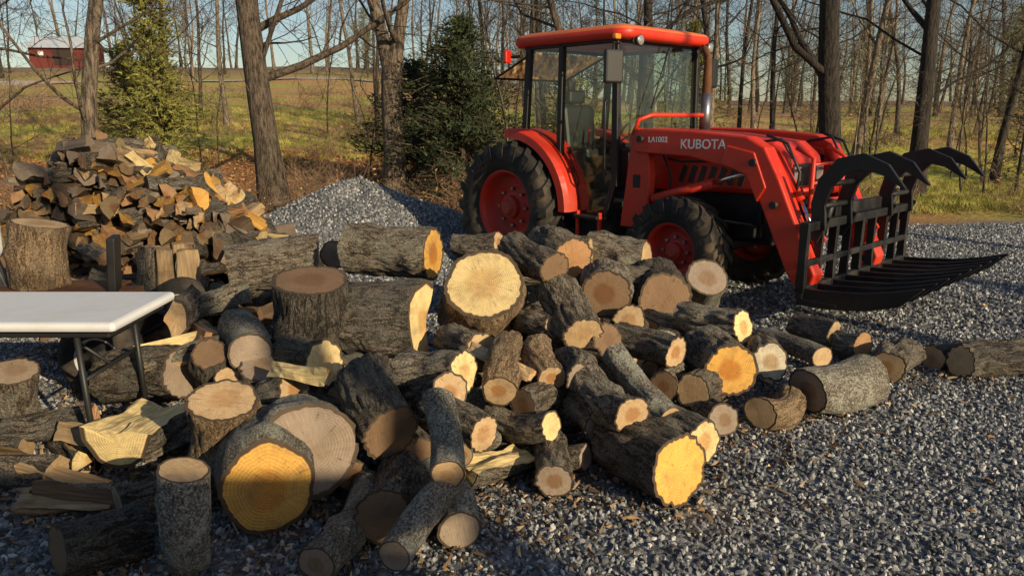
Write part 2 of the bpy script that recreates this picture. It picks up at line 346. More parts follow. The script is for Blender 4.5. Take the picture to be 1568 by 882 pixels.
T=[
((-51,477,75),(-109,493,76),.165,'o','r'),((-16,421,68),(-20,453,45),.24,'y','t'),((43,527,62),(23,568,66),.165,'p','r'),((25,425,76),(0,462,83),.095,'d','r'),
((39,396,45),(28,433,61),.12,'t','r'),((-128,526,66),(-120,566,65),.095,'g','g'),((-139,522,62),(-198,509,58),.18,'g','r'),((-115,415,72),(-119,422,31),.21,'d','k'),
((-137,372,42),(-156,407,46),.11,'g','g'),((-130,371,36),(-137,385,11),.12,'g','k'),
((-94,358,42),(-122,386,36),.11,'y','r'),((-178,381,28),(-225,393,20),.135,'g','r'),((-158,371,42),(-165,394,16),.09,'d','k'),((-148,368,30),(-155,383,12),.07,'t','k'),
((-120,290,48),(-129,307,10),.145,'t','t'),((-95,265,21),(-111,302,20),.195,'o','g'),((-81,280,30),(-97,314,24),.185,'g','g'),((-115,240,42),(-120,246,1),.08,'t','g'),
((-160,235,13),(-141,255,9),.1,'d','k'),((-160,275,10),(-147,287,8),.075,'g','k'),((-69,234,9),(-62,294,8),.07,'g','g'),((-48,255,14),(-47,295,12),.11,'d','r'),
((-40,226,17),(-24,267,22),.063,'g','g'),((-20,255,9),(-26,285,9),.08,'g','g'),((-31,296,46),(-24,256,32),.065,'t','g'),((-69,332,42),(-51,293,32),.13,'d','r'),
((-23,342,42),(-56,364,34),.1,'y','r'),((-6,339,33),(-1,376,46),.08,'t','t'),((20,349,36),(13,386,41),.078,'t','t'),((33,345,38),(27,379,34),.078,'g','r'),
((37,349,36),(53,310,33),.088,'t','r'),((53,372,42),(74,328,24),.066,'t','g'),((89,385,38),(63,418,37),.09,'t','r'),((143,443,36),(113,477,32),.11,'y','r'),
((146,546,45),(150,573,23),.15,'g','g'),((106,503,38),(106,543,38),.21,'d','k'),((62,472,50),(65,512,50),.16,'d','r'),((103,559,55),(60,585,58),.15,'t','r'),
((119,384,28),(113,422,28),.15,'o','r'),((152,418,22),(155,453,20),.1,'w','r'),((163,388,15),(204,407,15),.14,'g','g'),((131,368,10),(155,390,9),.088,'t','t'),
((108,355,12),(100,394,12),.088,'g','r'),((71,289,17),(50,325,14),.15,'o','r'),((86,310,20),(72,346,14),.11,'y','r'),((18,291,11),(18,331,10),.08,'g','r'),
((18,317,25),(-9,347,17),.07,'y','r'),((42,326,20),(29,357,12),.085,'g','r'),((34,316,10),(-6,340,7),.06,'g','r'),
((-22,297,20),(-11,329,13),.055,'t','g'),((-68,293,12),(-80,331,9),.08,'d','r'),((-12,301,28),(-39,333,24),.09,'t','r'),
((25,408,46),(4,442,40),.07,'t','r'),((82,381,20),(97,412,17),.08,'d','r'),((73,451,38),(79,477,23),.11,'t','r'),((234,442,10),(262,470,10),.105,'t','r'),
((283,448,12),(330,462,11),.11,'t','k'),((236,480,12),(228,496,9),.09,'p','r'),((202,462,10),(178,511,9),.07,'t','g'),((-246,349,40),(-256,356,1),.1,'g','r'),
((-10,566,68),(-44,586,63),.09,'t','r'),((277,467,8),(316,481,8),.08,'t','k'),((-29,331,36),(-48,360,22),.09,'t','r'),((-42,305,15),(-57,332,11),.1,'d','r'),
((5,335,28),(26,368,24),.08,'d','r'),((96,373,20),(119,405,14),.09,'t','r'),((69,342,15),(62,375,10),.08,'t','r'),((-66,314,30),(-99,340,24),.09,'d','k'),
((-106,342,32),(-131,363,16),.09,'t','r'),((-15,372,42),(-35,407,39),.1,'t','r'),((54,402,40),(34,433,30),.1,'d','r'),((-46,292,8),(-32,325,8),.07,'t','g'),
((8,372,25),(40,392,22),.1,'d','r'),((-20,500,60),(20,520,58),.13,'d','r'),((70,520,45),(110,535,45),.12,'g','r'),((60,560,62),(20,575,60),.12,'t','r')]
for t in T: log(*t)
wedge((-52,408,50),(-95,425,46),.225,PI*1.2,'y','k',PI*.9)
wedge((-176,308,20),(-171,348,18),.165,PI*1.05,'y','r',-PI/2)
wedge((-20,298,10),(6,322,9),.085,PI,'y','r',-PI/2)
wedge((225,497,15),(210,530,12),.11,PI,'t','r',PI)
wedge((-198,423,46),(-204,463,46),.14,2.2,'t','r',0)
wedge((-150,290,8),(-120,312,8),.1,PI,'d','r',PI/2)
for (A,B,R0,an,ck,sp) in [((-150,352,14),(-175,322,8),.09,1.6,'y',2.2),((-195,375,34),(-160,395,38),.08,1.4,'t',1.),((-172,405,40),(-196,440,36),.1,1.7,'p',-1.2),((-215,400,30),(-180,425,34),.09,1.5,'y',2.6),
        ((-186,345,10),(-150,360,12),.08,1.3,'t',-.6),((-85,330,44),(-118,352,40),.08,1.6,'y',-1.5),((10,345,40),(-20,370,46),.07,1.5,'t',-1.4),((-205,455,46),(-170,470,50),.09,1.8,'t',.4)]:
    wedge(A,B,R0,an,ck,'r',sp)
pts=[(Vector(a)+Vector(b))/200 for a,b,*_ in T]
n=0;tries=0
while n<85 and tries<4000:
    tries+=1; x,y=R_.uniform(-2.1,1.6),R_.uniform(3,5.9)
    near=[p.z for p in pts if (p.x-x)**2+(p.y-y)**2<.16]
    if len(near)<2: continue
    top=min(near)-.17
    if top<.08: continue
    z=R_.uniform(.08,top); a=R_.uniform(0,6.28); l=21
    dx,dy,dz=math.cos(a)*l,math.sin(a)*l,R_.uniform(-5,5)
    log((x*100+dx,y*100+dy,z*100+dz),(x*100-dx,y*100-dy,z*100-dz),R_.uniform(.07,.12),R_.choice('tdgtp'),R_.choice('rrkg'),NS=32); n+=1
# ---------------------------------------------------------------- split firewood stack
stk=empty('firewood_stack',(0,0,0))
wm=[]
for k in range(20):
    rg=random.Random(k); R0=rg.uniform(.07,.15); ang=rg.choice((.8,1.1,1.57,1.4,2.2,3.1))
    V,F,MI,SM,AT=wedgemesh(R0,ang,.42,k*7+1)
    me=bpy.data.meshes.new('split_piece'); me.from_pydata(V,[],F)
    for q in ([bark_rough,bark_dark][k%2],end_m,split_m): me.materials.append(q)
    me.polygons.foreach_set('material_index',MI); a=me.attributes.new('rad','FLOAT','POINT'); a.data.foreach_set('value',[v*.9 for v in AT]); wm.append(me)
def piece(p,rot,ck=None,parent=stk,sc=1,lo=.28,hi=.72):
    o=bpy.data.objects.new('split_piece',R_.choice(wm)); link(o,parent); o.location=p; o.rotation_euler=rot; o.scale=(sc,sc,sc*R_.uniform(.85,1.1))
    c=COL[ck or R_.choice('ttpgdgdop')]; k=R_.uniform(lo,hi); o.color=(c[0]*k,c[1]*k,c[2]*k,1)
def prof(x):
    P=[(-4.72,.0),(-4.62,.7),(-4.45,.95),(-4.2,1.15),(-3.9,1.34),(-3.6,1.28),(-3.3,1.14),(-2.95,.9),(-2.6,.66),(-2.35,.42),(-2.1,.2),(-1.9,0)]
    for (a,b),(c_,d) in zip(P,P[1:]):
        if a<=x<=c_: return b+(d-b)*(x-a)/(c_-a)
    return 0
for row,yy in enumerate((6.85,7.25,7.65)):
    z=.06
    while z<1.4:
        x=-4.75+R_.uniform(0,.1)
        while x<-1.9:
            if prof(x)-row*.03>z+R_.uniform(-.05,.03):
                piece((x,yy+R_.uniform(-.14,.14)-(.25*max(0,x+3.2) if row==0 else 0),z+R_.uniform(-.025,.025)),Euler((PI/2+R_.gauss(0,.18),R_.uniform(0,6.28),R_.gauss(0,.28))))
            x+=R_.uniform(.08,.125)
        z+=.085
for i in range(70):
    x=R_.uniform(-4.5,-2.2); piece((x,R_.uniform(6.6,7.6),prof(x)+R_.uniform(-.05,.06)),Euler((R_.uniform(.9,2.2),R_.uniform(0,6.28),R_.uniform(0,3.1))),R_.choice('tyopgdg'),hi=1.)
for i in range(80):
    x=R_.uniform(-3.7,-1.9); y=R_.uniform(5.4,6.7); piece((x,y,R_.uniform(.06,.1+.45*max(0,(y-5.3)/1.4))),Euler((R_.uniform(1.,2.1),R_.uniform(0,6.28),R_.uniform(0,3.1))))
loose=empty('loose_split_wood')
for (x,y,z,rz,ck) in [(-2.25,3.1,.06,1.2,'t'),(-2.1,3.3,.07,.9,'y'),(-2.5,3.35,.06,1.5,'t'),(-2.0,3.0,.06,1.4,'t'),(-2.35,2.85,.05,1.25,'g'),(-1.95,3.25,.15,1.0,'t'),(-2.25,3.4,.15,1.6,'p'),(-1.8,2.85,.06,1.35,'d'),(-1.85,2.8,.05,1.7,'t'),(-2.7,3.1,.05,1.3,'y')]:
    piece((x,y,z),Euler((PI/2+R_.gauss(0,.1),R_.uniform(0,6.28),rz+R_.gauss(0,.3))),ck,loose,R_.uniform(.8,1.1),.5,.95)
for i in range(44):
    x=R_.uniform(-3.0,-1.9); y=R_.uniform(3.9,5.6)
    if x<-2.15 and y<4.9: continue
    piece((x,y,R_.uniform(.05,.25)),Euler((R_.uniform(1.2,1.9),R_.uniform(0,6.28),R_.uniform(0,3.1))),None,loose,hi=.95)
for (x,y) in ((-2.72,5.45),(-2.58,5.4),(-2.48,5.52),(-2.62,5.6),(-2.4,5.45),(-2.8,5.6)):
    piece((x,y,.42),Euler((R_.uniform(-.12,.12),R_.uniform(-.1,.1),R_.uniform(0,6))),'t',loose,1.25,.4,.7)
m=M('chip_wood',.8)
m.set('Base Color',m.ramp(m.island(),[(0,(.03,.02,.012)),(.5,(.13,.08,.042)),(.82,(.36,.23,.12)),(1,(.62,.46,.27))])); chipm=m.m
V=[];F=[]
for i in range(8500):
    p=R_.choice(pts); sg=.28 if i%3 else .5
    x,y=R_.gauss(p.x,sg),R_.gauss(p.y-.05,sg)
    if i%3==0: x,y=R_.uniform(-3.4,-1.4),R_.uniform(2.6,5.8)
    L0=R_.choice((.006,.01,.014,.03))*R_.uniform(.7,1.3); w=R_.uniform(.003,.01); M3=Euler((R_.uniform(-.4,.4),R_.uniform(-.4,.4),R_.uniform(0,6.28))).to_matrix(); b=len(V)
    for q in ((-L0,-w,0),(L0,-w*.6,.004),(L0*.8,w,.0),(-L0*.9,w*.7,.005),(0,0,.01)): V.append(Vector((x,y,R_.uniform(.012,.026)))+M3@Vector(q))
    F+=[(b,b+1,b+4),(b+1,b+2,b+4),(b+2,b+3,b+4),(b+3,b,b+4)]
mk('wood_chips',V,F,chipm)
# ---------------------------------------------------------------- prims for parts
def bev(o,w,seg=2):
    if w:
        b=o.modifiers.new('b','BEVEL'); b.width=w; b.segments=seg; b.limit_method='ANGLE'; b.angle_limit=.6
    return o
def recalc(o):
    bm=bmesh.new(); bm.from_mesh(o.data); bmesh.ops.recalc_face_normals(bm,faces=bm.faces); bm.to_mesh(o.data); bm.free(); return o
def box(name,c,s,mat,parent,rot=(0,0,0),b=.008):
    x,y,z=[v/2 for v in s]; V=[(i*x,j*y,k*z) for i in (-1,1) for j in (-1,1) for k in (-1,1)]
    F=[(0,1,3,2),(4,6,7,5),(0,4,5,1),(2,3,7,6),(0,2,6,4),(1,5,7,3)]
    o=mk(name,V,F,mat,parent); o.location=c; o.rotation_euler=rot; return bev(o,b)
def prism(name,P,y0,y1,mat,parent,b=.008):
    n=len(P); V=[(x,y0,z) for x,z in P]+[(x,y1,z) for x,z in P]
    F=[tuple(range(n)),tuple(range(2*n-1,n-1,-1))]+[(i,i+n,(i+1)%n+n,(i+1)%n) for i in range(n)]
    return bev(recalc(mk(name,V,F,mat,parent)),b)
def pane(name,P,y,mat,parent): return mk(name,[(x,y,z) for x,z in P],[tuple(range(len(P)))],mat,parent)
def tubeVF(V,F,pts,rads,n,cap=True):
    st=len(V); up=Vector((0,0,1)); prev=None
    for k,p in enumerate(pts):
        d=(pts[min(k+1,len(pts)-1)]-pts[max(k-1,0)]).normalized()
        if prev is None:
            a=d.cross(up)
            if a.length<.1: a=d.cross(Vector((1,0,0)))
        else: a=prev-d*prev.dot(d)
        a.normalize(); prev=a; b=d.cross(a)
        for i in range(n):
            t=2*PI*i/n; V.append(p+(a*math.cos(t)+b*math.sin(t))*rads[k])
    for k in range(len(pts)-1):
        for i in range(n): F.append((st+k*n+i,st+k*n+(i+1)%n,st+(k+1)*n+(i+1)%n,st+(k+1)*n+i))
    if cap:
        F.append(tuple(st+i for i in range(n))[::-1]); F.append(tuple(st+(len(pts)-1)*n+i for i in range(n)))
def tube(name,pts,r,mat,parent,n=14):
    V=[];F=[]; P=[Vector(p) for p in pts]; tubeVF(V,F,P,[r]*len(P) if not isinstance(r,(list,tuple)) else r,n)
    return mk(name,V,F,mat,parent,smooth=[len(f)==4 for f in F])
def lathe(name,prof_,mat,parent,loc,n=56,side=1,smooth=True):
    V=[];F=[]; k=len(prof_)
    for i in range(n):
        a=2*PI*i/n
        for (y,r) in prof_: V.append((math.cos(a)*r,y*side,math.sin(a)*r))
    for i in range(n):
        for j in range(k-1): F.append((i*k+j,i*k+j+1,((i+1)%n)*k+j+1,((i+1)%n)*k+j))
    o=recalc(mk(name,V,F,mat,parent,smooth=smooth)); o.location=loc; return o
def agwheel(par,nm,c,R,w,rr,side,nl):
    h=w/2
    lathe(nm+'_tyre',[(-h*.72,rr),(-h*.95,rr+.04),(-h,R*.80),(-h*.94,R*.92),(-h*.7,R*.955),(0,R*.965),(h*.7,R*.955),(h*.94,R*.92),(h,R*.80),(h*.95,rr+.04),(h*.72,rr)],rubber,par,c,72)
    V=[];F=[]
    for s in (-1,1):
        for i in range(nl):
            a0=2*PI*(i+(.5 if s>0 else 0))/nl; wd=.35*2*PI/nl*.62; st=len(V)
            S=[(0.03,R*.93,R*1.0,0,1),(.4,R*.93,R*1.01,.14,1),(.75,R*.92,R*1.005,.24,1.1),(1.0,R*.87,R*.985,.31,1.2),(1.06,R*.74,R*.85,.34,1.0)]
            for (yf,r0,r1,da,ww) in S:
                for (r,sg) in ((r0,-1),(r1,-.75),(r1,.75),(r0,1)):
                    a=a0-da+sg*wd*ww; V.append((math.cos(a)*r,s*yf*h,math.sin(a)*r))
            for k in range(len(S)-1):
                for q in range(4): F.append((st+k*4+q,st+k*4+(q+1)%4,st+(k+1)*4+(q+1)%4,st+(k+1)*4+q))
            F.append((st,st+1,st+2,st+3)); e=st+(len(S)-1)*4; F.append((e,e+3,e+2,e+1))
    o=recalc(mk(nm+'_tyre_lugs',V,F,rubber,par)); o.location=c
    s=side
    lathe(nm+'_rim',[(h*.74,rr+.012),(h*.78,rr),(h*.6,rr*.93),(h*.45,rr*.9),(h*.1,rr*.86),(h*-.05,rr*.6),(h*.15,rr*.42),(h*.2,rr*.36),(h*.2,rr*.3)],rimred,par,c,56,s)
    lathe(nm+'_rim_back',[(-h*.74,rr+.012),(-h*.5,rr*.92),(h*.1,rr*.88)],rimred,par,c,56,s)
    lathe(nm+'_hub',[(h*.05,rr*.33),(h*.45,rr*.3),(h*.5,rr*.24),(h*.65,rr*.16),(h*.65,0)],rimred,par,c,24,s,False)
    for i in range(8):
        a=2*PI*i/8; x,z=math.cos(a)*rr*.5,math.sin(a)*rr*.5
        tube(nm+'_lug_nut',[(c[0]+x,c[1]+s*h*0,c[2]+z),(c[0]+x,c[1]+s*h*.25,c[2]+z)],.016,steel,par,6)
# ---------------------------------------------------------------- tractor
tr=empty('tractor',(.44,8.56,0),math.atan2(-.733,.68))
for s in (-1,1):
    agwheel(tr,'rear_wheel',(.17,s*.71,.69),.69,.44,.39,s,20)
    agwheel(tr,'front_wheel',(2.22,s*.68,.475),.475,.3,.25,s,18)
    V=[];F=[];n=18
    for i in range(n+1):
        a=math.radians(0+94*i/n)
        for (y,r) in ((.42,.72),(.44,.78),(.76,.78),(.80,.765),(.80,.70)):
            V.append((.17+math.cos(a)*r*1.05,s*y,.71+math.sin(a)*r))
    for i in range(n):
        for j in range(4): F.append((i*5+j,i*5+j+1,(i+1)*5+j+1,(i+1)*5+j))
    o=mk('rear_fender',V,F,red,tr); so=o.modifiers.new('s','SOLIDIFY'); so.thickness=.02
    box('axle_housing',(.17,s*.33,.69),(.22,.4,.22),blk,tr)
    box('cab_step',(1.2,s*.68,.42),(.3,.22,.03),blk,tr); box('cab_step',(1.2,s*.66,.68),(.3,.2,.03),blk,tr)
    box('step_rail',(1.06,s*.7,.56),(.03,.04,.34),red,tr); box('step_rail',(1.34,s*.7,.56),(.03,.04,.34),red,tr)
box('transmission',(.7,0,.66),(2.,.44,.42),blk,tr,b=.03)
box('engine_block',(2.15,0,.82),(1.2,.42,.5),blk,tr,b=.03)
box('front_axle',(2.22,0,.46),(.16,1.15,.14),blk,tr,b=.02)
box('front_bolster',(2.6,0,.68),(.5,.36,.3),blk,tr,b=.02)
prism('fuel_tank',[(.85,.45),(1.35,.45),(1.4,.82),(.9,.82)],-.52,-.26,plast,tr,.03)
prism('hood',[(1.5,.95),(2.95,.98),(3.02,1.08),(3.0,1.3),(2.85,1.42),(2.3,1.48),(1.5,1.52)],-.31,.31,red,tr,.05)
prism('grille',[(2.9,.72),(3.0,.74),(3.03,1.24),(2.9,1.24)],-.24,.24,plast,tr,.02)
for s in (-1,1):
    for k in range(7): box('hood_louvre',(2.0+k*.1,s*.314,1.12),(.05,.012,.16),plast,tr,(0,.3,0),.002)
    box('headlight',(3.02,s*.2,1.16),(.04,.12,.12),lens,tr,b=.01)
    box('hood_side_panel',(2.1,s*.316,1.32),(1.1,.01,.08),plast,tr,b=.003)
cx1,cw=1.45,.63
for s in (-1,1):
    for nm,P in (('front_pillar',[(cx1-.02,.98),(cx1+.05,.98),(cx1+.02,2.34),(cx1-.05,2.34)]),('door_pillar',[(.70,.80),(.76,.80),(.79,2.34),(.73,2.34)]),('rear_pillar',[(.2,1.32),(.27,1.32),(.34,2.34),(.27,2.34)]),
                 ('lower_door_frame',[(.7,.8),(.98,.62),(1.36,.62),(1.48,1.0),(1.42,1.0),(1.32,.68),(1.0,.68),(.76,.83)]),
                 ('upper_rail',[(.25,2.28),(1.46,2.28),(1.46,2.34),(.25,2.34)]),('waist_rail',[(.2,1.30),(.72,1.30),(.72,1.36),(.2,1.36)])):
        prism(nm,P,s*cw-.03,s*cw+.03,blk,tr,.01)
    pane('door_glass',[(.77,.86),(1.0,.69),(1.31,.69),(1.42,1.02),(1.4,2.28),(.79,2.28)],s*cw,glass,tr)
    pane('quarter_glass',[(.27,1.37),(.7,1.37),(.73,2.28),(.33,2.28)],s*cw,glass,tr)
    prism('cab_lower_panel',[(.1,.95),(.72,.72),(.72,1.3),(.15,1.3)],s*cw-.025,s*cw+.02,plast,tr,.01)
    tube('door_handle',[(.83,s*(cw+.05),1.25),(.83,s*(cw+.05),1.4)],.012,blk,tr,8)
    tube('grab_rail',[(1.38,s*(cw+.03),1.1),(1.38,s*(cw+.07),1.15),(1.37,s*(cw+.07),1.75),(1.37,s*(cw+.03),1.8)],.012,blk,tr,8)
prism('cab_floor',[(.1,.78),(1.4,.74),(1.4,.82),(.1,.9)],-.6,.6,plast,tr,.01)
box('cab_rear_wall',(.2,0,1.1),(.05,1.2,.5),plast,tr)
box('firewall',(1.47,0,1.15),(.05,1.16,.36),plast,tr)
for (x,z,sx) in ((1.44,1.36,.05),(1.42,2.31,.05),(.27,2.31,.06),(.23,1.34,.06)): box('cross_rail',(x,0,z),(sx,1.2,.05),blk,tr)
mk('windshield',[(1.458,-.6,1.38),(1.458,.6,1.38),(1.432,.6,2.29),(1.432,-.6,2.29)],[(0,1,2,3)],glass,tr)
mk('rear_window_open',[(.28,-.55,2.27),(.28,.55,2.27),(-.32,.55,2.03),(-.32,-.55,2.03)],[(0,1,2,3)],glass,tr)
tube('rear_window_frame',[(-.32,-.55,2.03),(-.32,.55,2.03)],.012,blk,tr,8)
for s in (-1,1): tube('rear_window_frame',[(.29,s*.55,2.275),(-.32,s*.55,2.03)],.012,blk,tr,8)
tube('wiper',[(1.49,.1,2.3),(1.52,-.2,1.7)],.008,blk,tr,6)
V=[];F=[];prf=[(0,-.05),(.03,-.02),(.03,.035),(.0,.06),(-.12,.09)]
def rr_rect(x0,x1,y0,y1,r,off):
    out=[]
    for (cx_,cy_,a0) in ((x1-r,y1-r,0),(x0+r,y1-r,90),(x0+r,y0+r,180),(x1-r,y0+r,270)):
        for k in range(7):
            a=math.radians(a0+15*k); q=max(.01,r+off); out.append((cx_+math.cos(a)*q,cy_+math.sin(a)*q))
    return out
for off,z in prf:
    for (x,y) in rr_rect(.12,1.56,-.69,.69,.13,off): V.append((x,y,2.36+z))
k=28
for j in range(len(prf)-1):
    for i in range(k): F.append((j*k+i,j*k+(i+1)%k,(j+1)*k+(i+1)%k,(j+1)*k+i))
F.append(tuple(range(k))[::-1]); F.append(tuple((len(prf)-1)*k+i for i in range(k)))
mi=[0 if (i<2*k or i==len(F)-2) else 1 for i in range(len(F))]
mk('roof',V,F,[red,redo],tr,mi,[len(f)==4 for f in F])
for y in (-.56,.56):
    lathe('work_light',[(-.03,.038),(.03,.044),(.035,.038),(.035,0)],lens,tr,(1.62,y,2.29),20).rotation_euler=(0,0,-PI/2)
    lathe('work_light_housing',[(-.05,0),(-.05,.03),(.028,.05)],plast,tr,(1.615,y,2.29),20).rotation_euler=(0,0,-PI/2)
box('tail_lamp',(.12,-.78,2.22),(.05,.08,.13),redl,tr,b=.015); box('tail_lamp_bracket',(.2,-.72,2.22),(.16,.04,.03),blk,tr)
box('turn_lamp',(1.52,-.74,2.32),(.05,.08,.05),amber,tr,b=.015); box('turn_lamp',(1.52,.74,2.32),(.05,.08,.05),amber,tr,b=.015)
for s in (-1,1):
    tube('mirror_arm',[(1.46,s*.63,2.27),(1.52,s*.78,2.27),(1.52,s*.78,2.0)],.011,blk,tr,8)
    box('mirror',(1.54,s*.8,2.06),(.06,.19,.29),plast,tr,(0,0,s*.3),.02)
tube('exhaust_pipe',[(1.72,.42,1.4),(1.72,.42,1.95),(1.72,.42,2.2),(1.66,.42,2.28)],[.045,.045,.034,.034],rust,tr)
tube('exhaust_shield',[(1.72,.42,1.45),(1.72,.42,1.85)],.055,steel,tr)
prism('seat',[(.35,1.1),(.85,1.08),(.87,1.2),(.5,1.22),(.42,1.75),(.3,1.75)],-.24,.24,plast,tr,.04)
box('headrest',(.36,0,1.83),(.08,.26,.14),plast,tr,b=.03); box('seat_base',(.6,0,.97),(.4,.36,.22),plast,tr)
tube('steering_column',[(1.36,0,1.0),(1.15,0,1.43)],.035,plast,tr)
SV=[];SF=[];P=[Vector((1.14+math.cos(a)*.19*.5,math.sin(a)*.19,1.45+math.cos(a)*.19*.85)) for a in [2*PI*i/24 for i in range(25)]]
tubeVF(SV,SF,P,[.014]*25,8); mk('steering_wheel',SV,SF,plast,tr,smooth=True)
for a in (0,2.1,4.2): tube('steering_spoke',[(1.14,0,1.45),(1.14+math.cos(a)*.09,math.sin(a)*.18,1.45+math.cos(a)*.155)],.01,plast,tr,6)
box('side_console',(.7,-.42,1.15),(.6,.2,.35),plast,tr,b=.04); box('dash',(1.36,0,1.28),(.16,.5,.2),plast,tr,b=.04)
for k in range(3): tube('control_lever',[(.85+k*.07,-.42,1.3),(.87+k*.07,-.42,1.5)],.01,redl if k==1 else plast,tr,6)
for s in (-1,1):
    y0,y1=min(s*.66,s*.52),max(s*.66,s*.52)
    prism('loader_mast',[(1.54,.62),(1.84,.62),(1.86,1.1),(1.82,1.44),(1.7,1.53),(1.64,1.44),(1.59,1.0)],y0+.02,y1-.02,red,tr,.012)
    prism('loader_arm',[(1.68,1.37),(1.74,1.52),(2.3,1.51),(2.82,1.47),(2.98,1.39),(3.12,1.15),(3.47,.44),(3.44,.33),(3.3,.34),(3.24,.42),(2.92,1.06),(2.78,1.19),(2.3,1.29),(1.72,1.31)],y0-.012,y1+.012,red,tr,.015)
    prism('arm_gusset',[(2.6,1.25),(2.84,1.17),(2.95,.96),(3.02,1.08),(2.9,1.35),(2.65,1.4)],y0-.025,y1+.025,red,tr,.01)
    for (px_,pz) in ((1.78,1.43),(2.9,1.27),(3.38,.42),(3.1,.95)):
        tube('pivot_pin',[(px_,y0-.05,pz),(px_,y1+.05,pz)],.03,blk,tr,14)
    box('mast_decal_plate',(1.72,s*.641,1.05),(.08,.004,.12),blk,tr,b=0)
    tube('lift_cylinder',[(1.88,s*.59,.9),(2.5,s*.59,1.08)],.042,red,tr); tube('lift_rod',[(2.48,s*.59,1.075),(2.85,s*.59,1.2)],.02,chrome,tr)
    tube('tilt_cylinder',[(2.98,s*.48,1.34),(3.22,s*.48,.98)],.036,red,tr); tube('tilt_rod',[(3.21,s*.48,.99),(3.36,s*.48,.72)],.018,chrome,tr)
    prism('tilt_link',[(3.2,.68),(3.4,.78),(3.46,.7),(3.3,.45)],s*.5-.015,s*.5+.015,red,tr,.004)
    prism('loader_subframe',[(1.3,.62),(2.75,.6),(2.75,.72),(1.3,.78)],s*.3-.03,s*.3+.03,blk,tr,.01)
    box('mast_foot',(1.7,s*.45,.68),(.36,.3,.1),red,tr)
    tube('hydraulic_hose',[(1.95,s*.5,1.26),(2.1,s*.49,1.24),(2.5,s*.48,1.26),(2.8,s*.47,1.42),(3.0,s*.45,1.45),(3.1,s*.43,1.3)],.012,plast,tr,8)
    tube('hydraulic_hose',[(1.7,s*.5,.9),(1.95,s*.47,.8),(1.98,s*.47,1.1),(1.9,s*.5,1.3)],.012,plast,tr,8)
    tube('hydraulic_hose',[(2.9,s*.5,1.48),(3.08,s*.5,1.42),(3.2,s*.5,1.2),(3.18,s*.5,.95)],.012,plast,tr,8)
tube('loader_cross_tube',[(3.08,-.55,1.02),(3.08,.55,1.02)],.05,red,tr)
tube('hood_guard',[(1.62,-.58,1.46),(1.66,-.56,1.6),(1.72,-.45,1.64),(1.72,.45,1.64),(1.66,.56,1.6),(1.62,.58,1.46)],.02,red,tr)
for s in (-.28,.28): tube('brush_guard',[(3.05,s,.7),(3.2,s,.75),(3.2,s,1.3),(3.05,s,1.38)],.02,red,tr)
for z in (.8,.95,1.1,1.25): tube('brush_guard_bar',[(3.2,-.28,z),(3.2,.28,z)],.014,red,tr,8)
def text(body,x,z,size,yy=-.677):
    cu=bpy.data.curves.new('lettering','FONT'); cu.body=body; cu.size=size; cu.extrude=.0008; cu.offset=.0015; cu.materials.append(lett)
    o=bpy.data.objects.new('panel_lettering',cu); o.location=(x,yy,z); o.rotation_euler=(PI/2,-.02,0); link(o,tr)
text('LA1002',1.86,1.405,.065); text('KUBOTA',2.2,1.36,.11)
def blade(nm,cl,w0,y,th,mat):
    P=[Vector((x,0,z)) for x,z in cl]; up=[];dn=[]; n=len(P)
    for i,p in enumerate(P):
        d=(P[min(i+1,n-1)]-P[max(i-1,0)]).normalized(); nn=Vector((-d.z,0,d.x)); w=w0[i]/2
        up.append((p.x+nn.x*w,p.z+nn.z*w)); dn.append((p.x-nn.x*w,p.z-nn.z*w))
    V=[(x,y-th/2,z) for x,z in up]+[(x,y-th/2,z) for x,z in dn]+[(x,y+th/2,z) for x,z in up]+[(x,y+th/2,z) for x,z in dn]
    F=[]
    for i in range(n-1):
        F+=[(i,i+1,n+i+1,n+i),(2*n+i,3*n+i,3*n+i+1,2*n+i+1),(i,2*n+i,2*n+i+1,i+1),(n+i,n+i+1,3*n+i+1,3*n+i)]
    F+=[(0,n,3*n,2*n),(n-1,3*n-1,4*n-1,2*n-1)]
    return bev(recalc(mk(nm,V,F,mat,tr)),.004)
ya,yb=-.8,1.2
for i in range(9):
    y=ya+.02+(yb-ya-.04)*i/8
    blade('grapple_tine',[(3.4,.29),(3.6,.295),(3.9,.33),(4.12,.39),(4.28,.49)],[.13,.14,.13,.11,.01],y,.035,blk)
    blade('grapple_upright',[(3.42,.32),(3.42,.56),(3.42,.84)],[.075,.06,.07],y,.03 if i%2 else .05,blk)
for (x,z,sx,sz) in ((3.42,.82,.07,.07),(3.43,.54,.035,.05),(3.42,.32,.06,.1),(3.58,.265,.26,.03)):
    box('grapple_frame_bar',(x,(ya+yb)/2,z),(sx,yb-ya+(.01 if sx==.06 else 0),sz),blk,tr)
box('grapple_top_plate',(3.38,.2,.9),(.05,.9,.1),blk,tr)
for y in (-.6,-.14,.68,1.14):
    blade('grapple_claw',[(3.44,.78),(3.42,.98),(3.46,1.14),(3.57,1.27),(3.72,1.31),(3.88,1.26),(4.03,1.13)],[.11,.11,.12,.13,.12,.085,.01],y,.034,blk)
for (a,b) in ((-.6,-.14),(.68,1.14)):
    for (x,z) in ((3.43,.96),(3.47,1.13)): tube('claw_rung',[(x,a,z),(x,b,z)],.022,blk,tr,10)
    tube('claw_cylinder',[(3.36,(a+b)/2,.7),(3.42,(a+b)/2,1.0)],.03,blk,tr)
    for y in (a,b): blade('claw_lug',[(3.36,.7),(3.45,.9)],[.12,.12],y+.04,.02,blk)
